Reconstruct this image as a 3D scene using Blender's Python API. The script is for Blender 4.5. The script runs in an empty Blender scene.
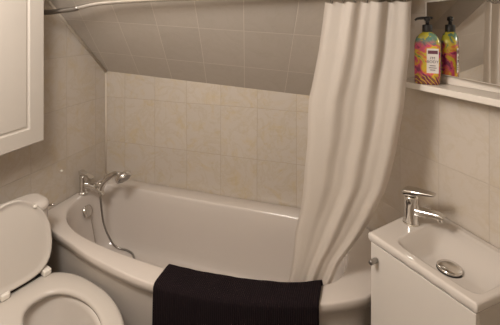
import bpy, bmesh, math, random
from mathutils import Vector, Matrix
random.seed(3)
PI = math.pi
SC = bpy.context.scene
COL = SC.collection

# ---------------------------------------------------------------- camera
cam_d = bpy.data.cameras.new('camera')
cam_d.sensor_fit = 'HORIZONTAL'; cam_d.sensor_width = 36
cam_d.lens = 36 * 343 / 500
cam_d.shift_y = -(162.5 - 25) / 500
cam_d.clip_start = .02
cam = bpy.data.objects.new('camera', cam_d); COL.objects.link(cam)
cam.location = (1.669, -1.928, 1.6)
cam.rotation_euler = (PI / 2, 0, math.radians(18.1))
SC.camera = cam

# ---------------------------------------------------------------- world, lights, exposure
w = bpy.data.worlds.new('world'); SC.world = w; w.use_nodes = True
w.node_tree.nodes['Background'].inputs[0].default_value = (1.0, .92, .83, 1)
w.node_tree.nodes['Background'].inputs[1].default_value = .28
def lamp(name, loc, power, radius, col):
    l = bpy.data.lights.new(name, 'POINT'); l.energy = power; l.shadow_soft_size = radius; l.color = col
    o = bpy.data.objects.new(name, l); COL.objects.link(o); o.location = loc
    return o
lamp('ceiling_lamp_light', (.84, -1.60, 2.02), 66, .20, (1.0, .95, .90))
SC.view_settings.view_transform = 'Standard'
SC.view_settings.look = 'None'
SC.view_settings.exposure = -0.05
SC.view_settings.gamma = 1

# ---------------------------------------------------------------- materials
def newmat(name):
    m = bpy.data.materials.new(name); m.use_nodes = True
    nt = m.node_tree; b = nt.nodes['Principled BSDF']
    return m, nt, b
def N(nt, t, **k):
    n = nt.nodes.new(t)
    for a, v in k.items(): setattr(n, a, v)
    return n
def sock(nt, node_in, v):
    if isinstance(v, (int, float)): node_in.default_value = v
    elif isinstance(v, tuple): node_in.default_value = v
    else: nt.links.new(v, node_in)
def M_(nt, op, a, b=0.0, c=None):
    n = N(nt, 'ShaderNodeMath', operation=op)
    sock(nt, n.inputs[0], a); sock(nt, n.inputs[1], b)
    if c is not None: sock(nt, n.inputs[2], c)
    return n.outputs[0]
def noise(nt, vec, scale, detail=3, rough=.5, dist=0.0):
    n = N(nt, 'ShaderNodeTexNoise'); n.inputs['Scale'].default_value = scale
    n.inputs['Detail'].default_value = detail; n.inputs['Roughness'].default_value = rough
    n.inputs['Distortion'].default_value = dist
    if vec is not None: nt.links.new(vec, n.inputs['Vector'])
    return n
def mix(nt, f, a, b, t='MIX'):
    n = N(nt, 'ShaderNodeMix', data_type='RGBA', blend_type=t)
    sock(nt, n.inputs[0], f); sock(nt, n.inputs[6], a); sock(nt, n.inputs[7], b)
    return n.outputs[2]
def c4(c): return (c[0], c[1], c[2], 1.0)
def plain(name, col, rough=.4, metal=0.0, spec=.5, vary=.04, scale=8, bump=0, bscale=60, coat=0):
    m, nt, b = newmat(name)
    tc = N(nt, 'ShaderNodeTexCoord')
    n = noise(nt, tc.outputs['Object'], scale)
    d = tuple(max(0, x * (1 - vary)) for x in col); l = tuple(min(1, x * (1 + vary)) for x in col)
    nt.links.new(mix(nt, n.outputs[0], c4(d), c4(l)), b.inputs['Base Color'])
    b.inputs['Roughness'].default_value = rough; b.inputs['Metallic'].default_value = metal
    b.inputs['Specular IOR Level'].default_value = spec
    b.inputs['Coat Weight'].default_value = coat
    if bump:
        n2 = noise(nt, tc.outputs['Object'], bscale, 4)
        bp = N(nt, 'ShaderNodeBump'); bp.inputs['Strength'].default_value = bump; bp.inputs['Distance'].default_value = .002
        nt.links.new(n2.outputs[0], bp.inputs['Height']); nt.links.new(bp.outputs[0], b.inputs['Normal'])
    return m
def tile(name, pw, ph, ou, ov, base, warm, grout, warmth=.5, rough=.28, gw=.0022, seed=0.0, shear=0.0):
    m, nt, b = newmat(name)
    tc = N(nt, 'ShaderNodeTexCoord'); sx = N(nt, 'ShaderNodeSeparateXYZ')
    nt.links.new(tc.outputs['Object'], sx.inputs[0])
    wob = noise(nt, tc.outputs['Object'], 2.2, 1)
    wv = M_(nt, 'MULTIPLY', M_(nt, 'SUBTRACT', wob.outputs[0], .5), .008)
    u = M_(nt, 'DIVIDE', M_(nt, 'SUBTRACT', M_(nt, 'SUBTRACT', M_(nt, 'ADD', sx.outputs[0], wv), M_(nt, 'MULTIPLY', sx.outputs[1], shear)), ou), pw)
    v = M_(nt, 'DIVIDE', M_(nt, 'SUBTRACT', M_(nt, 'ADD', sx.outputs[1], wv), ov), ph)
    du = M_(nt, 'MULTIPLY', M_(nt, 'PINGPONG', u, .5), pw)
    dv = M_(nt, 'MULTIPLY', M_(nt, 'PINGPONG', v, .5), ph)
    dd = M_(nt, 'MINIMUM', du, dv)
    mr = N(nt, 'ShaderNodeMapRange', interpolation_type='SMOOTHSTEP')
    nt.links.new(dd, mr.inputs[0]); mr.inputs[1].default_value = gw * .35; mr.inputs[2].default_value = gw
    mr.inputs[3].default_value = 1; mr.inputs[4].default_value = 0
    cid = N(nt, 'ShaderNodeCombineXYZ')
    nt.links.new(M_(nt, 'FLOOR', u), cid.inputs[0]); nt.links.new(M_(nt, 'FLOOR', v), cid.inputs[1]); cid.inputs[2].default_value = seed
    wn = N(nt, 'ShaderNodeTexWhiteNoise'); nt.links.new(cid.outputs[0], wn.inputs['Vector'])
    off = N(nt, 'ShaderNodeVectorMath', operation='MULTIPLY_ADD')
    nt.links.new(wn.outputs['Color'], off.inputs[0]); off.inputs[1].default_value = (3, 3, 3); nt.links.new(tc.outputs['Object'], off.inputs[2])
    n1 = noise(nt, off.outputs[0], 9, 5, .62, 1.2)
    r1 = N(nt, 'ShaderNodeMapRange'); nt.links.new(n1.outputs[0], r1.inputs[0]); r1.inputs[1].default_value = .5; r1.inputs[2].default_value = .72
    n2 = noise(nt, off.outputs[0], 6, 6, .7, .9)
    vein = M_(nt, 'ABSOLUTE', M_(nt, 'SUBTRACT', n2.outputs[0], .5))
    r2 = N(nt, 'ShaderNodeMapRange'); nt.links.new(vein, r2.inputs[0]); r2.inputs[1].default_value = 0; r2.inputs[2].default_value = .05
    r2.inputs[3].default_value = 1; r2.inputs[4].default_value = 0
    c = mix(nt, M_(nt, 'MULTIPLY', r1.outputs[0], warmth), c4(base), c4(warm))
    c = mix(nt, M_(nt, 'MULTIPLY', r2.outputs[0], warmth * .45), c, c4(tuple(x * .86 for x in warm)))
    sh = M_(nt, 'ADD', M_(nt, 'MULTIPLY', wn.outputs['Value'], .08), .95)
    cc = N(nt, 'ShaderNodeCombineColor')
    for i in range(3): nt.links.new(sh, cc.inputs[i])
    c = mix(nt, 1.0, c, cc.outputs[0], 'MULTIPLY')
    c = mix(nt, mr.outputs[0], c, c4(grout))
    nt.links.new(c, b.inputs['Base Color'])
    b.inputs['Roughness'].default_value = rough
    h = M_(nt, 'MULTIPLY', mr.outputs[0], -1.0)
    h = M_(nt, 'ADD', h, M_(nt, 'MULTIPLY', n2.outputs[0], .25))
    bp = N(nt, 'ShaderNodeBump'); bp.inputs['Strength'].default_value = .5; bp.inputs['Distance'].default_value = .0015
    nt.links.new(h, bp.inputs['Height']); nt.links.new(bp.outputs[0], b.inputs['Normal'])
    return m

TB = (.50, .44, .38); TW = (.49, .39, .25)
m_back = tile('tile_back', .232, .30, .155, .81, TB, TW, (.39, .32, .25), .8)
m_left = tile('tile_left', .232, .30, -.33, .81, TB, TW, (.42, .36, .30), .7, seed=2.)
m_right = tile('tile_right', .20, .30, .306, 1.05, (.53, .465, .40), TW, (.45, .385, .32), .5, seed=4.)
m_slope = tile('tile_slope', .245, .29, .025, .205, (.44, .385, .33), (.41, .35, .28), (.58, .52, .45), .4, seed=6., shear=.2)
m_paint = plain('ceiling_paint', (.62, .56, .48), .8)
m_floor = plain('dark_floor', (.035, .018, .014), .5, vary=.3, scale=20)
m_bead = plain('sealant', (.62, .55, .46), .5)
m_acryl = plain('white_acrylic', (.57, .51, .462), .13, spec=.5, vary=.02, coat=.3)
m_panel = plain('bath_panel_plastic', (.47, .42, .375), .3, vary=.03)
m_ceram = plain('white_ceramic', (.58, .525, .475), .08, vary=.015, coat=.4)
m_seat = plain('toilet_plastic', (.54, .49, .44), .22, vary=.02)
m_cab = plain('white_cabinet_paint', (.54, .49, .435), .38, vary=.02)
m_gloss = plain('gloss_white_front', (.62, .565, .51), .10, vary=.015, coat=.5)
m_chrome = plain('chrome', (.72, .70, .67), .09, 1.0, vary=.03)
m_drkchrome = plain('brushed_metal', (.35, .33, .31), .3, 1.0, vary=.1)
m_rod = plain('white_rod_enamel', (.66, .62, .57), .25, .35, vary=.03)
m_black = plain('black_plastic', (.012, .011, .012), .3)
m_dark = plain('dark_gap', (.02, .016, .014), .8)
m_white = plain('white_plastic', (.75, .70, .63), .4)
m_shelf = plain('white_shelf_laminate', (.66, .60, .53), .3)
m_label = plain('paper_label', (.62, .56, .52), .5)
m_labelhd = plain('label_header', (.10, .02, .04), .5)
m_ink = plain('label_ink', (.06, .045, .04), .6)
m_water = plain('water', (.35, .31, .27), .03)

m_mirror, nt, b = newmat('mirror_glass')
b.inputs['Base Color'].default_value = (.86, .85, .83, 1); b.inputs['Metallic'].default_value = 1; b.inputs['Roughness'].default_value = .02
mn = noise(nt, N(nt, 'ShaderNodeTexCoord').outputs['Object'], 3, 2)
nt.links.new(mix(nt, mn.outputs[0], (.84, .83, .80, 1), (.88, .87, .85, 1)), b.inputs['Base Color'])

# curtain: thin cloth, some light passes through
m_curt, nt, b = newmat('curtain_cloth')
tc = N(nt, 'ShaderNodeTexCoord')
n1 = noise(nt, tc.outputs['UV'], 6, 3)
cc = mix(nt, n1.outputs[0], (.66, .59, .52, 1), (.70, .63, .56, 1))
wv = N(nt, 'ShaderNodeTexWave', wave_type='BANDS', bands_direction='Y'); wv.inputs['Scale'].default_value = 260; wv.inputs['Distortion'].default_value = .4
nt.links.new(tc.outputs['UV'], wv.inputs['Vector'])
nt.links.new(cc, b.inputs['Base Color']); b.inputs['Roughness'].default_value = .55
b.inputs['Sheen Weight'].default_value = .15
tr = N(nt, 'ShaderNodeBsdfTranslucent'); nt.links.new(cc, tr.inputs[0])
ms = N(nt, 'ShaderNodeMixShader'); ms.inputs[0].default_value = .38
nt.links.new(b.outputs[0], ms.inputs[1]); nt.links.new(tr.outputs[0], ms.inputs[2])
tp = N(nt, 'ShaderNodeBsdfTransparent'); ms2 = N(nt, 'ShaderNodeMixShader'); ms2.inputs[0].default_value = .09
nt.links.new(ms.outputs[0], ms2.inputs[1]); nt.links.new(tp.outputs[0], ms2.inputs[2])
nt.links.new(ms2.outputs[0], nt.nodes['Material Output'].inputs[0])
bp = N(nt, 'ShaderNodeBump'); bp.inputs['Strength'].default_value = .35; bp.inputs['Distance'].default_value = .004
n3 = noise(nt, tc.outputs['UV'], 9, 4, .6, .8)
nt.links.new(n3.outputs[0], bp.inputs['Height']); nt.links.new(bp.outputs[0], b.inputs['Normal'])

# towel: black terry with woven ribs
m_towel, nt, b = newmat('black_ribbed_towel')
tc = N(nt, 'ShaderNodeTexCoord')
wv = N(nt, 'ShaderNodeTexWave', wave_type='BANDS', bands_direction='X'); wv.inputs['Scale'].default_value = 26; wv.inputs['Distortion'].default_value = .5
nt.links.new(tc.outputs['UV'], wv.inputs['Vector'])
nn = noise(nt, tc.outputs['UV'], 180, 2)
h = M_(nt, 'ADD', wv.outputs['Fac'], M_(nt, 'MULTIPLY', nn.outputs[0], .7))
nt.links.new(mix(nt, wv.outputs['Fac'], (.008, .005, .006, 1), (.018, .012, .014, 1)), b.inputs['Base Color'])
b.inputs['Roughness'].default_value = .95; b.inputs['Specular IOR Level'].default_value = .08
bp = N(nt, 'ShaderNodeBump'); bp.inputs['Strength'].default_value = .7; bp.inputs['Distance'].default_value = .003
nt.links.new(h, bp.inputs['Height']); nt.links.new(bp.outputs[0], b.inputs['Normal'])

# bottle body: printed splashes of yellow, pink, teal, orange, plum
m_print, nt, b = newmat('printed_bottle')
tc = N(nt, 'ShaderNodeTexCoord')
nz = noise(nt, tc.outputs['Object'], 17, 3, .55, 1.6)
rp = N(nt, 'ShaderNodeValToRGB'); nt.links.new(nz.outputs[0], rp.inputs[0]); cr = rp.color_ramp; cr.interpolation = 'EASE'
stops = [(.0, (.16, .02, .06)), (.36, (.24, .03, .10)), (.43, (.72, .08, .20)), (.48, (.75, .22, .05)), (.53, (.78, .55, .03)), (.60, (.62, .55, .05)), (.66, (.10, .28, .10)), (.75, (.03, .30, .30))]
cr.elements[0].position = 0; cr.elements[0].color = c4(stops[0][1]); cr.elements[1].position = .75; cr.elements[1].color = c4(stops[-1][1])
for p, c in stops[1:-1]:
    e = cr.elements.new(p); e.color = c4(c)
sx = N(nt, 'ShaderNodeSeparateXYZ'); nt.links.new(tc.outputs['Object'], sx.inputs[0])
nb = noise(nt, tc.outputs['Object'], 22, 2, .5, .8)
lo = N(nt, 'ShaderNodeMapRange', interpolation_type='SMOOTHSTEP'); nt.links.new(M_(nt, 'ADD', sx.outputs[2], M_(nt, 'MULTIPLY', nb.outputs[0], .05)), lo.inputs[0])
lo.inputs[1].default_value = .05; lo.inputs[2].default_value = .065; lo.inputs[3].default_value = .85; lo.inputs[4].default_value = 0
st = N(nt, 'ShaderNodeTexWave', wave_type='BANDS', bands_direction='DIAGONAL'); st.inputs['Scale'].default_value = 38; st.inputs['Distortion'].default_value = 5
nt.links.new(tc.outputs['Object'], st.inputs['Vector'])
pl = mix(nt, M_(nt, 'GREATER_THAN', st.outputs['Fac'], .78), (.13, .02, .055, 1), (.62, .45, .05, 1))
hi = N(nt, 'ShaderNodeMapRange', interpolation_type='SMOOTHSTEP'); nt.links.new(M_(nt, 'ADD', sx.outputs[2], M_(nt, 'MULTIPLY', nb.outputs[0], .06)), hi.inputs[0])
hi.inputs[1].default_value = .178; hi.inputs[2].default_value = .205; hi.inputs[3].default_value = 0; hi.inputs[4].default_value = .85
tealc = mix(nt, M_(nt, 'GREATER_THAN', nz.outputs[0], .5), (.05, .33, .24, 1), (.60, .60, .06, 1))
c = mix(nt, hi.outputs[0], rp.outputs[0], tealc)
c = mix(nt, lo.outputs[0], c, pl)
c = mix(nt, 1.0, c, (.80, .74, .74, 1), 'MULTIPLY')
nt.links.new(c, b.inputs['Base Color']); b.inputs['Roughness'].default_value = .18; b.inputs['Coat Weight'].default_value = .3

# ---------------------------------------------------------------- helpers
def link(name, bm, mat, parent=None, smooth=False, loc=None, bevel=0, segs=2, sub=0, solid=0):
    bmesh.ops.recalc_face_normals(bm, faces=bm.faces[:])
    me = bpy.data.meshes.new(name); bm.to_mesh(me); bm.free()
    o = bpy.data.objects.new(name, me); COL.objects.link(o)
    me.materials.append(mat)
    if smooth:
        for p in me.polygons: p.use_smooth = True
    if loc: o.location = loc
    if parent: o.parent = parent
    if solid:
        md = o.modifiers.new('solid', 'SOLIDIFY'); md.thickness = solid; md.offset = 0
    if bevel:
        md = o.modifiers.new('bevel', 'BEVEL'); md.width = bevel; md.segments = segs; md.limit_method = 'ANGLE'; md.angle_limit = math.radians(35)
        for p in me.polygons: p.use_smooth = True
        o.modifiers.new('wn', 'WEIGHTED_NORMAL').keep_sharp = True
    if sub:
        md = o.modifiers.new('sub', 'SUBSURF'); md.levels = sub; md.render_levels = sub
    return o
def thing(name, label, cat, loc=(0, 0, 0), rz=0, group=None):
    o = bpy.data.objects.new(name, None); COL.objects.link(o)
    o.location = loc; o.rotation_euler = (0, 0, rz); o.empty_display_size = .05
    return tag(o, label, cat, group)
def tag(o, label, cat, group=None):
    o['label'] = label; o['category'] = cat
    if group: o['group'] = group
    return o
def struct(o): o['kind'] = 'structure'; return o
def box(bm, x0, x1, y0, y1, z0, z1):
    vs = [bm.verts.new(p) for p in [(x0, y0, z0), (x1, y0, z0), (x1, y1, z0), (x0, y1, z0), (x0, y0, z1), (x1, y0, z1), (x1, y1, z1), (x0, y1, z1)]]
    for f in [(0, 3, 2, 1), (4, 5, 6, 7), (0, 1, 5, 4), (1, 2, 6, 5), (2, 3, 7, 6), (3, 0, 4, 7)]: bm.faces.new([vs[i] for i in f])
def bx(*a):
    bm = bmesh.new(); box(bm, *a); return bm
def loft(rings, cap0=True, cap1=True, closed=True, bm=None):
    bm = bm or bmesh.new()
    R = [[bm.verts.new(p) for p in r] for r in rings]
    n = len(R[0])
    for a, b_ in zip(R, R[1:]):
        for i in range(n if closed else n - 1):
            j = (i + 1) % n
            bm.faces.new((a[i], a[j], b_[j], b_[i]))
    if cap0: bm.faces.new(R[0][::-1])
    if cap1: bm.faces.new(R[-1])
    return bm
def lathe(prof, n=32, axis=(0, 0, 1), origin=(0, 0, 0), cap0=True, cap1=True, bm=None):
    q = Vector((0, 0, 1)).rotation_difference(Vector(axis)).to_matrix(); o = Vector(origin)
    rings = [[tuple(o + q @ Vector((r * math.cos(2 * PI * i / n), r * math.sin(2 * PI * i / n), z))) for i in range(n)] for r, z in prof]
    return loft(rings, cap0, cap1, bm=bm)
def smoothpath(pts, k=6):
    P = [Vector(p) for p in pts]; P = [P[0] * 2 - P[1]] + P + [P[-1] * 2 - P[-2]]
    out = []
    for i in range(1, len(P) - 2):
        for j in range(k):
            t = j / k; a, b_, c_, d = P[i - 1], P[i], P[i + 1], P[i + 2]
            out.append(.5 * ((2 * b_) + (c_ - a) * t + (2 * a - 5 * b_ + 4 * c_ - d) * t * t + (3 * b_ - a - 3 * c_ + d) * t ** 3))
    out.append(P[-2]); return out
def tube(pts, r, n=12, bm=None, sx=1.0):
    P = [Vector(p) for p in pts]; rings = []
    rr = r if isinstance(r, (list, tuple)) else [r] * len(P)
    up = None
    for i, p in enumerate(P):
        t = (P[min(i + 1, len(P) - 1)] - P[max(i - 1, 0)]).normalized()
        if up is None: up = Vector((0, 0, 1)) if abs(t.z) < .9 else Vector((1, 0, 0))
        s = t.cross(up).normalized(); up = s.cross(t).normalized()
        rings.append([tuple(p + (s * math.cos(2 * PI * k / n) * sx + up * math.sin(2 * PI * k / n)) * rr[i]) for k in range(n)])
    return loft(rings, bm=bm)
def slab(name, poly, th, origin, xa, ya, mat):
    xa = Vector(xa).normalized(); ya = Vector(ya); ya = (ya - xa * ya.dot(xa)).normalized(); za = xa.cross(ya)
    bm = loft([[(u, v, 0) for u, v in poly], [(u, v, -th) for u, v in poly]])
    o = link(name, bm, mat)
    m = Matrix((xa, ya, za)).transposed().to_4x4(); m.translation = Vector(origin); o.matrix_world = m
    return struct(o)
def rrect(x0, x1, y0, y1, r, k=5):
    pts = []
    for cx_, cy_, a0 in ((x1 - r, y1 - r, 0), (x0 + r, y1 - r, 90), (x0 + r, y0 + r, 180), (x1 - r, y0 + r, 270)):
        for i in range(k + 1):
            a = math.radians(a0 + 90 * i / k); pts.append((cx_ + r * math.cos(a), cy_ + r * math.sin(a)))
    return pts
def text_mesh(s, size, mat, parent, name, M):
    cu = bpy.data.curves.new(name, 'FONT'); cu.body = s; cu.size = size; cu.extrude = .0002; cu.align_x = 'CENTER'; cu.align_y = 'CENTER'
    t = bpy.data.objects.new('tmp', cu); COL.objects.link(t)
    me = bpy.data.meshes.new_from_object(t.evaluated_get(bpy.context.evaluated_depsgraph_get()))
    bpy.data.objects.remove(t); bpy.data.curves.remove(cu)
    me.transform(M); me.name = name; me.materials.clear(); me.materials.append(mat)
    o = bpy.data.objects.new(name, me); COL.objects.link(o); o.parent = parent
    return o

# ---------------------------------------------------------------- room shell
WR = Vector((.6324, -.7747, 0)); NR = Vector((-.7747, -.6324, 0)); PR = Vector((1.64, 0, 0))
ZL, ZR = 1.285, 1.190
slab('wall_back', [(0, 0), (1.70, 0), (1.70, ZR + .0), (0, ZL + .004)], .08, (0, 0, 0), (1, 0, 0), (0, 0, 1), m_back)
slab('wall_left', [(-2.7, 0), (.0, 0), (.0, 2.3), (-2.7, 2.3)], .08, (0, 0, 0), (0, 1, 0), (0, 0, 1), m_left)
slab('wall_right', [(0, 0), (2.0, 0), (2.0, 2.3), (0, 2.3)], .08, tuple(PR), tuple(WR), (0, 0, 1), m_right)
slab('wall_side', [(-2.7, 0), (-1.45, 0), (-1.45, 2.3), (-2.7, 2.3)][::-1], .08, (2.85, 0, 0), (0, -1, 0), (0, 0, 1), m_paint).location = (2.85, -2.7 - 1.45, 0)
slab('wall_front', [(-2.95, 0), (.1, 0), (.1, 2.3), (-2.95, 2.3)], .08, (0, -2.7, 0), (-1, 0, 0), (0, 0, 1), m_paint)
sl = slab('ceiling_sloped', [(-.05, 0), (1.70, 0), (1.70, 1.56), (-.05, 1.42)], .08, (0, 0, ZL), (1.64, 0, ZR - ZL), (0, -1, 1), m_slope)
struct(link('ceiling', bx(-.08, 2.95, -2.78, .06, 2.26, 2.34), m_paint))
# cheek that closes the end of the slope above the bathtub
bm = loft([[(x, -.012, ZR + .03), (x, -1.09, 2.27), (x, -.012, 2.27)] for x in (1.675, 1.72)]); struct(link('wall_dormer', bm, m_right))
struct(link('floor', bx(-.08, 2.95, -2.78, .06, -.08, 0), m_floor))
# pale sealant beads in the two corners of the left wall
struct(link('trim_1', tube([(.004, -.004, .55), (.004, -.004, ZL + .002)], .0045, 8), m_bead, smooth=True))
struct(link('trim_2', tube([(.003, -.003, ZL - .004), (.003, -.95, ZL + .943)], .009, 8), m_bead, smooth=True))

# ---------------------------------------------------------------- bathtub
CT = Vector((.86, -.36))
outer_poly = [(.004, -.004), (1.630, -.004), (1.875, -.308), (1.684, -.560)]
front = [(1.684, -.560), (1.535, -.640), (1.39, -.690), (1.24, -.728), (1.06, -.750), (.886, -.752), (.74, -.738), (.51, -.693), (.33, -.640), (.195, -.603), (.10, -.562), (.004, -.505)]
outer_poly += [tuple(p)[:2] for p in smoothpath([(x, y, 0) for x, y in front], 5)][1:]
inner_poly = [(.065, -.14), (.11, -.10), (.20, -.098), (.8, -.105), (1.45, -.105), (1.57, -.115), (1.61, -.19), (1.61, -.42), (1.565, -.520), (1.44, -.585), (1.32, -.618), (1.11, -.648), (.843, -.658), (.558, -.628), (.33, -.582), (.20, -.520), (.115, -.445), (.07, -.34), (.06, -.22)]
def chaikin(P, n=2):
    for _ in range(n):
        Q = []
        for i, p in enumerate(P):
            q = P[(i + 1) % len(P)]
            Q += [(p[0] * .75 + q[0] * .25, p[1] * .75 + q[1] * .25), (p[0] * .25 + q[0] * .75, p[1] * .25 + q[1] * .75)]
        P = Q
    return P
inner_poly = chaikin(inner_poly, 2)
def hit(poly, a):
    d = (math.cos(a), math.sin(a)); best = None
    for i, p in enumerate(poly):
        q = poly[(i + 1) % len(poly)]; ex, ey = q[0] - p[0], q[1] - p[1]
        den = d[0] * ey - d[1] * ex
        if abs(den) < 1e-12: continue
        px, py = p[0] - CT.x, p[1] - CT.y
        t = (px * ey - py * ex) / den; s = (px * d[1] - py * d[0]) / den
        if t > 0 and -1e-6 <= s <= 1 + 1e-6 and (best is None or t > best): best = t
    return best
# sample evenly along the outer outline so corners stay crisp
angs = []
for i, p in enumerate(outer_poly):
    q = outer_poly[(i + 1) % len(outer_poly)]; L = math.dist(p, q); k = max(1, int(L / .022))
    for j in range(k):
        t = j / k; angs.append(math.atan2(p[1] + (q[1] - p[1]) * t - CT.y, p[0] + (q[0] - p[0]) * t - CT.x))
def ring(poly, z, inset=0.0, sx=0.0, sy=0.0):
    out = []
    for a in angs:
        r = hit(poly, a); x = math.cos(a) * r; y = math.sin(a) * r
        if inset: x *= 1 - inset / .80; y *= 1 - inset / .34
        x *= 1 - sx; y *= 1 - sy
        out.append((CT.x + x, CT.y + y, z))
    return out
RZ = .570
tub = thing('bathtub', 'white acrylic bow-fronted bathtub along the tiled back wall', 'bathtub', (0, 0, 0))
rings = [ring(outer_poly, RZ - .042, .004), ring(outer_poly, RZ - .040, 0), ring(outer_poly, RZ - .007, 0), ring(outer_poly, RZ - .002, .002), ring(outer_poly, RZ, .006),
         ring(inner_poly, RZ, -.010), ring(inner_poly, RZ - .001, -.005), ring(inner_poly, RZ - .006, .000), ring(inner_poly, RZ - .016, .004), ring(inner_poly, RZ - .06, .010, sx=.005, sy=.01),
         ring(inner_poly, RZ - .15, .014, sx=.015, sy=.02),
         ring(inner_poly, RZ - .25, .020, sx=.03, sy=.04), ring(inner_poly, RZ - .31, .026, sx=.045, sy=.05), ring(inner_poly, RZ - .345, .036, sx=.055, sy=.06),
         ring(inner_poly, RZ - .362, .055, sx=.07, sy=.08), ring(inner_poly, RZ - .368, .09, sx=.12, sy=.16)]
bm = loft(rings, cap0=False, cap1=True)
link('tub_shell', bm, m_acryl, tub, smooth=True)
bm = loft([ring(outer_poly, 0.0, .035), ring(outer_poly, .04, .034), ring(outer_poly, RZ - .06, .015), ring(outer_poly, RZ - .041, .014)], cap0=False, cap1=False)
link('front_panel', bm, m_panel, tub, smooth=True)
bm = lathe([(.035, 0), (.035, .004), (.028, .008), (.010, .009), (.0, .0095)], 28, (1, 0, .25), (.090, -.262, .475))
ov = link('overflow_cover', bm, m_chrome, tub, smooth=True); ov['label'] = 'round chrome overflow cover'
bm = tube(smoothpath([(.104, -.252, .455), (.112, -.250, .40), (.128, -.25, .33), (.16, -.26, .23)]), .0022, 6)
link('plug_chain', bm, m_chrome, tub, smooth=True)

# ---------------------------------------------------------------- bath mixer with hand shower
mx = thing('bath_mixer_tap', 'chrome bath mixer tap with lever at the left end of the bathtub', 'tap', (.047, -.25, RZ + .001))
bm = lathe([(.028, 0), (.028, .006), (.022, .012), (.021, .085), (.024, .090), (.024, .108), (.020, .112)], 28)
link('tap_body', bm, m_chrome, mx, bevel=.001)
bm = bmesh.new()
pts = [(-.022, .112), (.022, .110), (.066, .098), (.064, .108), (.030, .124), (-.010, .138), (-.024, .138)]
loft([[(x, -.016, z) for x, z in pts], [(x, .016, z) for x, z in pts]], bm=bm)
link('tap_lever', bm, m_chrome, mx, bevel=.003)
bm = tube(smoothpath([(.015, 0, .052), (.06, 0, .052), (.105, 0, .046), (.135, 0, .028), (.145, 0, .012)]), [.018] * 19 + [.0155] * 6, 18)
link('spout', bm, m_chrome, mx, smooth=True)
bm = lathe([(.013, 0), (.013, .03), (.017, .032), (.017, .048), (.010, .050)], 20, (.35, 0, 1), (.118, 0, .040))
link('shower_cradle', bm, m_chrome, mx, smooth=True)
hs = thing('hand_shower', 'chrome hand shower resting in the cradle of the bath mixer with coiled hose', 'shower head', (.172, -.25, .60))
pth = smoothpath([(0, 0, -.01), (.022, 0, .045), (.060, 0, .090), (.110, 0, .120), (.145, 0, .124)], 6)
rr = [.0130 + .006 * math.sin(PI * i / (len(pth) - 1)) for i in range(len(pth))]
link('shower_handle', tube(pth, rr, 18), m_chrome, hs, smooth=True)
bm = lathe([(.012, .026), (.032, .018), (.046, .005), (.048, -.008), (.046, -.014), (.038, -.015)], 36, (-.70, .25, .66), (.168, 0, .112))
hd = link('spray_head', bm, m_chrome, hs, smooth=True)
bm = lathe([(.038, -.0155), (.034, -.018), (.010, -.0185), (0, -.0185)], 36, (-.70, .25, .66), (.168, 0, .112), cap1=False)
link('spray_plate', bm, m_drkchrome, hd, smooth=True)
hp = smoothpath([(.0, 0, -.012), (.006, 0, -.05), (.010, .005, -.12), (.010, .02, -.20), (.018, .045, -.28), (.036, .070, -.350), (.075, .085, -.379), (.13, .088, -.383), (.180, .070, -.384), (.215, .030, -.384), (.200, .005, -.384)], 8)
rb = [.0062 if i % 2 else .0052 for i in range(len(hp))]
link('shower_hose', tube(hp, rb, 10), m_drkchrome, hs, smooth=True)
tag(link('wall_hook', lathe([(.007, 0), (.007, .004), (.004, .010)], 12, (1, 0, 0), (.0, -.369, 0.749)), m_white, smooth=True), 'tiny white stick-on hook on the left wall tiles', 'hook')

# ---------------------------------------------------------------- toilet
A = math.radians(-15)
tl = thing('toilet', 'white toilet with its lid raised against the cistern, beside the bathtub', 'toilet', (.283, -.80, 0), A)
def egg(s0, s1, hw, l0=-.02, n=48, sq=2.35):
    out = []; c = (s0 + s1) / 2; h_ = (s1 - s0) / 2
    for i in range(n):
        t = 2 * PI * i / n; ct, st_ = math.cos(t), math.sin(t)
        p = sq if ct < 0 else 2.0
        x = math.copysign(abs(ct) ** (2 / p), ct); y = math.copysign(abs(st_) ** (2 / p), st_)
        out.append((c + h_ * x, l0 + hw * y * (1 - .08 * max(0, x))))
    return out
def at(P, z): return [(x, y, z) for x, y in P]
SZ = .470
bo = lambda a, b_, c_: egg(a, b_, c_)
rg = [at(bo(.02, .30, .10), 0), at(bo(.02, .30, .10), .10), at(bo(.0, .36, .12), .22), at(bo(-.02, .45, .150), .33), at(bo(-.03, .53, .165), .40), at(bo(-.03, .545, .168), SZ - .024),
      at(bo(.09, .495, .107), SZ - .024), at(bo(.095, .488, .102), SZ - .05), at(bo(.12, .43, .088), SZ - .12), at(bo(.16, .38, .065), SZ - .19)]
link('toilet_bowl', loft(rg, True, False), m_ceram, tl, smooth=True)
link('bowl_water', loft([at(bo(.15, .40, .076), SZ - .162)], False, True, bm=None) if False else loft([at(bo(.14, .40, .078), SZ - .165), at(bo(.14, .40, .078), SZ - .160)]), m_water, tl)
so = lambda k: egg(-.015 + k, .612 - k, .178 - k, sq=2.8)
si = lambda k: egg(.118 - k, .512 + k, .102 + k)
rg = [at(so(.004), SZ - .021), at(so(0), SZ - .016), at(so(0), SZ - .006), at(so(.005), SZ), at(so(.014), SZ + .003), at(si(.016), SZ + .002), at(si(.006), SZ - .001), at(si(0), SZ - .008), at(si(.002), SZ - .021)]
bm = loft(rg + [rg[0]], False, False); bmesh.ops.remove_doubles(bm, verts=bm.verts[:], dist=1e-6)
link('toilet_seat', bm, m_seat, tl, smooth=True)
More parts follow.
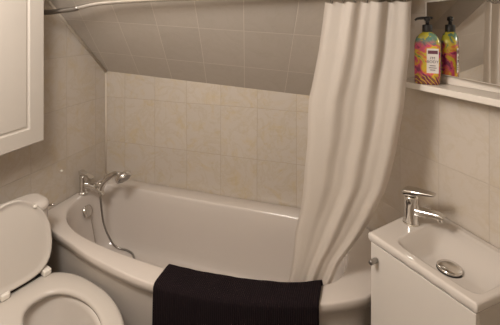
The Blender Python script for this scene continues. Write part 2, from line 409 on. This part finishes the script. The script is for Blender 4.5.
# raised lid, leaning on the cistern
tilt = math.radians(105)
def lidp(P, t):   # P in lid plane (s along length from the hinge, l across), t = thickness coordinate (front side is positive)
    return [(.012 + x * math.cos(tilt) + t * math.sin(tilt), y, SZ + .015 + x * math.sin(tilt) - t * math.cos(tilt)) for x, y in P]
lo_ = lambda k: egg(.004 + k, .350 - k, .155 - k, l0=-.050, sq=3.2)
rg = [lidp(lo_(.022), -.010), lidp(lo_(.006), -.008), lidp(lo_(0), 0), lidp(lo_(.0), .006), lidp(lo_(.004), .009), lidp(lo_(.009), .009), lidp(lo_(.013), .004), lidp(lo_(.03), .003)]
lid = link('toilet_lid', loft(rg), m_seat, tl, smooth=True)
for (s_, l_) in ((.290, .050), (.290, -.140)):
    q = lidp([(s_, l_)], .004)[0]
    link('lid_bumper', lathe([(.0085, 0), (.0085, .007), (.005, .010)], 14, (math.sin(tilt), 0, -math.cos(tilt)), q), m_white, lid, smooth=True)
for l_ in (.065, -.100):
    h = link('hinge', bx(-.018, .030, l_ - .017, l_ + .017, SZ + .003, SZ + .030), m_white, tl, bevel=.007, segs=3)
link('hinge_gap', bx(-.012, .002, -.083, .048, SZ + .003, SZ + .009), m_dark, tl)
# cistern
def tank(x0, x1, hw, r): return rrect(x0, x1, -.045 - hw, -.045 + hw, r)
link('cistern', loft([at(tank(-.205, -.080, .150, .04), .40), at(tank(-.212, -.068, .172, .045), .55), at(tank(-.214, -.062, .172, .045), 0.727)]), m_ceram, tl, smooth=False, bevel=.008)
link('cistern_lid', loft([at(tank(-.216, -.058, .176, .05), 0.727), at(tank(-.216, -.056, .178, .05), 0.749), at(tank(-.212, -.064, .170, .05), 0.765), at(tank(-.190, -.085, .145, .04), 0.775)]), m_ceram, tl, bevel=.006, segs=3)
fl = link('flush_lever', tube(smoothpath([(-.13, .115, .712), (-.13, .138, .712), (-.125, .147, .712), (-.095, .151, .720)]), .006, 12), m_chrome, tl, smooth=True)
link('neck', bx(-.12, .03, -.11, .07, .30, .430), m_ceram, tl, bevel=.02, segs=3)

# ---------------------------------------------------------------- wall cabinet
cb = thing('wall_cabinet', 'white cabinet with a framed door mounted high on the left wall', 'cabinet', (0, -.61, 1.02))
link('cabinet_body', bx(.001, .132, -.47, -.003, .002, .82), m_cab, cb, bevel=.002)
bm = bmesh.new()
def rect(a, x): return [(x, -.475 + a, a), (x, -a, a), (x, -a, .825 - a), (x, -.475 + a, .825 - a)]
loft([rect(0, .133), rect(0, .147), rect(.005, .151), rect(.078, .151), rect(.083, .143), rect(.090, .143), rect(.096, .148)], bm=bm)
link('cabinet_door', bm, m_cab, cb)

# ---------------------------------------------------------------- shower rod and curtain
rod = thing('shower_rod', 'white and chrome curtain rod spanning the room above the bathtub front', 'rod', (0, -.560, 1.664))
rp_ = [(.012, 0, .0), (.13, .003, .003), (.27, .006, .016), (.40, .006, .038), (.50, .004, .046), (.70, .002, .052), (1.1, 0, .055), (1.6, 0, .055)]
link('rod_tube', tube(smoothpath([rp_[i] for i in range(2, 8)] + [(2.068, 0, .055)], 5), .0115, 16), m_chrome, rod, smooth=True)
link('inner_tube', tube(smoothpath(rp_[:3] + [(.31, .006, .022)], 5), .0135, 16), m_drkchrome, rod, smooth=True)
link('end_cap', lathe([(.026, 0), (.026, .008), (.019, .014), (.018, .03)], 24, (1, 0, 0), (.001, 0, 0)), m_rod, rod, smooth=True)
link('end_cap', lathe([(.026, 0), (.026, .008), (.017, .014), (.016, .03)], 24, tuple(NR), (2.096, .0, .055)), m_rod, rod, smooth=True)

ZT = 1.690; ZB = .445
tabL = [(1.70, 1.532), (1.50, 1.505), (1.30, 1.464), (1.12, 1.455), (.96, 1.443), (.85, 1.428), (.75, 1.410), (.60, 1.388), (.50, 1.375), (.44, 1.372)]
tabR = [(1.70, 1.838), (1.50, 1.832), (1.30, 1.815), (1.12, 1.79), (.96, 1.752), (.85, 1.706), (.75, 1.650), (.65, 1.590), (.57, 1.555), (.50, 1.520), (.44, 1.500)]
def lut(t, z):
    for (z0, a), (z1, b_) in zip(t, t[1:]):
        if z <= z0 and z >= z1: return a + (b_ - a) * (z0 - z) / (z0 - z1)
    return t[-1][1] if z < t[-1][0] else t[0][1]
def sm01(t): t = max(0, min(1, t)); return t * t * (3 - 2 * t)
bm = bmesh.new(); uvl = bm.loops.layers.uv.new('uv')
NU, NV = 150, 110
grid = []
for j in range(NV + 1):
    v = j / NV; row = []
    for i in range(NU + 1):
        u = i / NU
        z = ZT - (ZT - ZB) * v
        top = .006 * abs(math.sin(PI * u * 7)) * max(0, 1 - v * 25)
        xl, xr = lut(tabL, z), lut(tabR, z)
        # pleats gather to the right near the top, sweep down to the left
        uu = u + .10 * (1 - v) * 0
        k = sm01((u - .16) / .22)
        amp = .0015 + (.0045 + .0045 * (1 - v)) * k
        ph = 2 * PI * (3.0 * u ** 1.25 + .45 * v * (1 - u)) + .4
        y = -.500 + amp * math.sin(ph) + amp * .40 * math.sin(ph * 1.9 + 1.3 + 2.2 * v) + .003 * math.sin(9 * u + 7 * v)
        y += -.055 * (1 - v) ** 1.5 - .012 * v + .004 * math.exp(-((u - .03) / .05) ** 2)
        x = xl + (xr - xl) * u + .004 * math.cos(ph) * (1 - v) * k + .003 * math.sin(31 * v + 4 * u) * v
        row.append((bm.verts.new((x, y, z - top)), (u * .8, v * 1.6)))
    grid.append(row)
for j in range(NV):
    for i in range(NU):
        q = [grid[j][i], grid[j][i + 1], grid[j + 1][i + 1], grid[j + 1][i]]
        f = bm.faces.new([a[0] for a in q])
        for lp, a in zip(f.loops, q): lp[uvl].uv = a[1]
cur = tag(link('shower_curtain', bm, m_curt, smooth=True), 'off-white pleated shower curtain gathered at the right and hanging into the bathtub', 'curtain')
for k in range(7):
    u = (k + .5) / 7
    x = 1.534 + .305 * u
    bm = bmesh.new(); pts = []
    for i in range(25):
        a = 2 * PI * i / 24; pts.append((x + .004 * math.sin(a), -.560 + .018 * math.sin(a) * 1.0, 1.714 + .030 * math.cos(a)))
    tube(pts, .0018, 8, bm)
    r = link('curtain_ring', bm, m_drkchrome, smooth=True)
    w_ = ['the left end', 'second from the left', 'third from the left', 'the middle', 'third from the right', 'second from the right', 'the right end'][k]
    tag(r, 'small metal curtain ring on the shower rod, ' + ('at ' + w_ if 'end' in w_ or 'middle' in w_ else w_) + ' of the row', 'curtain ring', 'curtain rings on the shower rod')

# ---------------------------------------------------------------- towel on the bathtub rim
def yo(x):
    best = None
    for i in range(len(outer_poly)):
        p, q = outer_poly[i], outer_poly[(i + 1) % len(outer_poly)]
        if min(p[0], q[0]) <= x <= max(p[0], q[0]) and p[1] < -.4 and q[1] < -.4:
            t = (x - p[0]) / (q[0] - p[0]) if q[0] != p[0] else 0; best = p[1] + (q[1] - p[1]) * t
    return best
def yi(x):
    best = None
    for i in range(len(inner_poly)):
        p, q = inner_poly[i], inner_poly[(i + 1) % len(inner_poly)]
        if min(p[0], q[0]) <= x <= max(p[0], q[0]) and p[1] < -.4 and q[1] < -.4:
            t = (x - p[0]) / (q[0] - p[0]) if q[0] != p[0] else 0; best = p[1] + (q[1] - p[1]) * t
    return best
bm = bmesh.new(); uvl = bm.loops.layers.uv.new('uv')
cols = []; NX = 90
for i in range(NX + 1):
    s = i / NX; x = .888 + (1.518 - .888) * s
    a, b_ = yi(x), yo(x)
    wr = .003 * math.sin(s * 21) + .002 * math.sin(s * 47 + 1)
    T = .0075
    prof = [(a + .030, .50), (a + .022, .545), (a + .012, RZ + .002), (a - .002, RZ + T + .002 + wr * .5), ((a + b_) / 2, RZ + T + .002 + wr * .4), (b_ + .006, RZ + T + .001), (b_ - .006, RZ + .001), (b_ - T - .002, RZ - .015), (b_ - T - .003 + wr * .3, .45), (b_ - T - .002 + wr, .33), (b_ - T + wr * 1.6, .20), (b_ - T + wr * 2, .08)]
    P = smoothpath([(x + (s - .5) * .02 * (0 if k < 8 else (k - 7) / 4), y, z) for k, (y, z) in enumerate(prof)], 4)
    cols.append([bm.verts.new(p) for p in P])
for i in range(NX):
    for j in range(len(cols[0]) - 1):
        f = bm.faces.new((cols[i][j], cols[i + 1][j], cols[i + 1][j + 1], cols[i][j + 1]))
        for lp, (ii, jj) in zip(f.loops, ((i, j), (i + 1, j), (i + 1, j + 1), (i, j + 1))): lp[uvl].uv = (ii / NX, jj / 44)
tag(link('towel', bm, m_towel, smooth=True, solid=.009), 'black ribbed towel draped over the front rim of the bathtub', 'towel')

# ---------------------------------------------------------------- basin and vanity
FL, FR, BL, BR = Vector((1.690, -.613)), Vector((1.962, -.865)), Vector((1.917, -.346)), Vector((2.186, -.675))
def bq(u, v): return FL * (1 - u) * (1 - v) + FR * u * (1 - v) + BL * (1 - u) * v + BR * u * v
BZ = .850
bs = thing('washbasin', 'white rectangular washbasin on the cabinet at the right wall', 'washbasin')
bm = bmesh.new()
NA, NB = 90, 80
def sm(t): t = max(0, min(1, t)); return t * t * (3 - 2 * t)
def bh(u, v):
    z = BZ
    e = min(u * .38, (1 - u) * .38, v * .34) ; r = .005
    if e < r: z -= r - math.sqrt(max(0, r * r - (r - e) ** 2))
    # recess: rounded rectangle, gentle fall from the back and the sides to the drain
    u0, u1, v0, v1 = .215, .945, .105, .925
    if u0 < u < u1 and v0 < v < v1:
        du = min((u - u0) / .17, (u1 - u) / .12, 1) if u < .5 else min((u1 - u) / .13, 1)
        dv = min((v - v0) / .13, 1) if v < .4 else min((v1 - v) / .42, 1)
        k = 1 - (max(0, 1 - du) ** 3 + max(0, 1 - dv) ** 3) ** (1 / 3)
        k = max(0, k)
        lip = min(1, k / .06)
        z -= .004 * sm(lip) + .056 * sm(k) ** .8 + .008 * max(0, 1 - math.hypot(u - .53, v - .50) / .4)
    return z
G = [[None] * (NB + 1) for _ in range(NA + 1)]
def warp(t, n): # denser near edges
    return t
for i in range(NA + 1):
    for j in range(NB + 1):
        u, v = i / NA, j / NB
        p = bq(u, v); z = bh(u, v)
        G[i][j] = bm.verts.new((p.x, p.y, z))
for i in range(NA):
    for j in range(NB): bm.faces.new((G[i][j], G[i + 1][j], G[i + 1][j + 1], G[i][j + 1]))
per = [(i, 0) for i in range(NA)] + [(NA, j) for j in range(NB)] + [(i, NB) for i in range(NA, 0, -1)] + [(0, j) for j in range(NB, 0, -1)]
c0 = bq(.5, .5)
prev = [G[i][j] for i, j in per]
for dz, ins in ((.020, 0), (.027, .003), (.031, .008)):
    cur_ = []
    for (i, j) in per:
        p = bq(i / NA, j / NB); d = (c0 - p).normalized() if ins else Vector((0, 0)); p = p + d * ins
        wob = .0012 * math.sin(i * .35) if j == 0 else 0
        cur_.append(bm.verts.new((p.x, p.y, BZ - dz - wob)))
    for k in range(len(per)):
        l = (k + 1) % len(per); bm.faces.new((prev[k], prev[l], cur_[l], cur_[k]))
    prev = cur_
link('basin_bowl', bm, m_ceram, bs, smooth=True)
dp = bq(.53, .50); dzb = bh(.53, .50)
dr = link('drain_cap', lathe([(.027, -.006), (.038, .006), (.039, .010), (.035, .0135), (.020, .0160), (0, .0168)], 40, (0, 0, 1), (dp.x, dp.y, dzb), cap1=False), m_chrome, bs, smooth=True)
dr['label'] = 'domed chrome pop-up drain cap'
link('drain_ring', lathe([(.031, -.004), (.042, .0008), (.040, .0025), (.030, .002)], 40, (0, 0, 1), (dp.x, dp.y, dzb)), m_dark, bs, smooth=True)

vn = thing('vanity_cabinet', 'glossy white vanity cabinet with a small metal knob under the washbasin', 'cabinet')
bm = bmesh.new()
fd = (FR - FL).normalized(); fn = Vector((-fd.y, fd.x)); fn = fn if fn.dot(BL - FL) > 0 else -fn   # fn points into the cabinet
def quad(ins, z, fi): # footprint inset
    a = FL + fn * fi + fd * ins; b2 = FR + fn * fi - fd * ins
    return [(a.x, a.y, z), (b2.x, b2.y, z), (BR.x - .015, BR.y + .004, z), (BL.x + .004, BL.y - .012, z)]
link('cabinet_body', loft([quad(.012, 0, .030), quad(.012, BZ - .033, .030)], True, False), m_cab, vn, solid=.0)
def dq(z0, z1):
    a = FL + fn * .006 + fd * .006; b2 = FR + fn * .006 - fd * .006; c2 = b2 + fn * .019; d2 = a + fn * .019
    return loft([[(p.x, p.y, z) for p in (a, b2, c2, d2)] for z in (z0, z1)])
link('cabinet_door', dq(.06, BZ - .0335), m_gloss, vn, bevel=.0025)
kp = FL + fn * .006 + fd * .034
kn = link('knob', lathe([(.006, 0), (.006, .004), (.0085, .006), (.0085, .033), (.007, .035)], 20, (-fn.x, -fn.y, 0), (kp.x, kp.y, .768)), m_drkchrome, vn, smooth=True)
kn['label'] = 'small cylindrical metal knob'

# basin mixer
TP = Vector((1.846, -.500)); sd = Vector((.90, -.43)).normalized(); pdv = Vector((sd.y, -sd.x)) * -1
tp = thing('basin_mixer_tap', 'chrome single-lever mixer tap on the left deck of the washbasin', 'tap', (TP.x, TP.y, BZ - .001), math.atan2(sd.y, sd.x)); tp.scale = (1.13, 1.13, 1.10)
link('tap_body', lathe([(.027, 0), (.027, .004), (.0235, .009), (.0225, .060), (.0235, .074), (.0225, .092), (.018, .096)], 36), m_chrome, tp, smooth=False, bevel=.0012)
bm = bmesh.new()
def sec(x, zc, hw, hh): return [(x, y, zc + z) for y, z in rrect(-hw, hw, -hh, hh, min(hw, hh) * .6, 3)]
loft([sec(0, .046, .0175, .0140), sec(.03, .048, .0170, .0130), sec(.06, .054, .0155, .0100), (sec(.084, .058, .0150, .0085)), sec(.098, .056, .0140, .0070)], bm=bm)
lathe([(.009, 0), (.009, .016), (.0075, .018)], 18, (.15, 0, -1), (.086, 0, .056), bm=bm)
link('spout', bm, m_chrome, tp, bevel=.001)
bm = bmesh.new()
loft([sec(-.026, .104, .0170, .0060), sec(-.015, .107, .0225, .0105), sec(.010, .110, .0225, .0105), sec(.030, .115, .0190, .0065), sec(.066, .1205, .0150, .0035), sec(.074, .1205, .0120, .0025)], bm=bm)
link('tap_lever', bm, m_chrome, tp, bevel=.001)

# ---------------------------------------------------------------- mirror and shelf on the right wall
def onwall(s, o, z=0): p = PR + WR * s + NR * o; return Vector((p.x, p.y, z))
sh_ang = math.atan2(WR.y, WR.x)
SHZ = 1.372
p0 = onwall(.375, 0, SHZ - .024)
shf = thing('wall_shelf', 'long white shelf under the mirror on the right wall', 'shelf', tuple(p0), sh_ang)
# local: x along wall, -y into the room
bm = bmesh.new()
pf = rrect(0, .90, -.112, -.001, .006)
loft([at(pf, 0), at(pf, .024)], bm=bm)
link('shelf_board', bm, m_shelf, shf, bevel=.003)
link('shelf_upstand', bx(.075, .90, -.012, -.0015, .0245, .056), m_shelf, shf, bevel=.002)
MADEG = 11
MA = math.radians(MADEG)
mr_ = thing('mirror', 'frameless wall mirror with a pale edge above the white shelf', 'mirror', tuple(onwall(.462, .002, SHZ + .036)), sh_ang - MA)
link('mirror_backing', bx(-.012, .40, -.008, 0, 0, .288), m_white, mr_, bevel=.001)
link('mirror_pane', bx(0, .395, -.0115, -.0085, .003, .285), m_mirror, mr_)

# ---------------------------------------------------------------- bottle
bp_ = onwall(.519, .076, SHZ + .0005)
yaw = math.atan2(cam.location.y - bp_.y, cam.location.x - bp_.x) + PI / 2 - math.radians(4)
bt = thing('pump_bottle', 'colourful printed pump bottle with a black pump and white label on the shelf', 'bottle', tuple(bp_), yaw)
def br(hw, hd, z, r=None): return at(rrect(-hw, hw, -hd, hd, r or min(hw, hd) * .8, 6), z)
rg = [br(.041, .024, 0), br(.044, .027, .004), br(.045, .028, .010), br(.045, .028, .150), br(.0435, .0275, .165), br(.038, .026, .180), br(.028, .023, .192), br(.018, .0178, .198), br(.015, .0148, .203)]
link('bottle_body', loft(rg), m_print, bt, smooth=True)
link('pump_collar', lathe([(.0175, .1995), (.0180, .202), (.0180, .226), (.0165, .229), (.008, .2295)], 28), m_black, bt, smooth=False, bevel=.001)
pm = link('pump_stem', lathe([(.0065, .229), (.0065, .246)], 16), m_black, bt, smooth=True)
bm = lathe([(.010, .244), (.0115, .248), (.0105, .258), (.006, .261)], 20)
tube(smoothpath([(.0, 0, .254), (-.018, 0, .2545), (-.036, 0, .252), (-.043, 0, .246)]), [.0058] * 9 + [.0050] * 5 + [.004] * 5, 12, bm)
tube(smoothpath([(.0, 0, .254), (.012, 0, .2555), (.018, 0, .253)]), .0048, 10, bm)
link('pump_head', bm, m_black, bt, smooth=True)
for sgn in (1, -1):
    x0, x1 = (.000, .040) if sgn == 1 else (-.038, .010)
    yv = -.0284 * sgn
    a, b_ = sorted((yv, yv + .0006 * sgn))
    lb = link('label', bx(x0, x1, a, b_, .045, .138), m_label, bt)
    a, b_ = sorted((yv - .0001 * sgn, yv - .0008 * sgn))
    link('label_header', bx(x0 + .004, x1 - .003, a, b_, .118, .131), m_labelhd, lb)
    xm = (x0 + x1) / 2
    for s_, z, sz in (("I'M", .102, .014), ('BODY', .088, .0145)):
        rot = Matrix.Rotation(PI / 2, 4, 'X')
        if sgn == -1: rot = Matrix.Rotation(PI, 4, 'Z') @ rot
        text_mesh(s_, sz, m_ink, lb, 'label_text', Matrix.Translation((xm, yv - .0009 * sgn, z)) @ rot)
    bm = bmesh.new()
    for z, h_ in ((.072, .010), (.064, .013), (.056, .009)):   # lines of fine print, too small to read
        a, b_ = sorted((yv - .0001 * sgn, yv - .0008 * sgn))
        box(bm, xm - h_, xm + h_, a, b_, z, z + .0028)
    link('fine_print', bm, m_ink, lb)
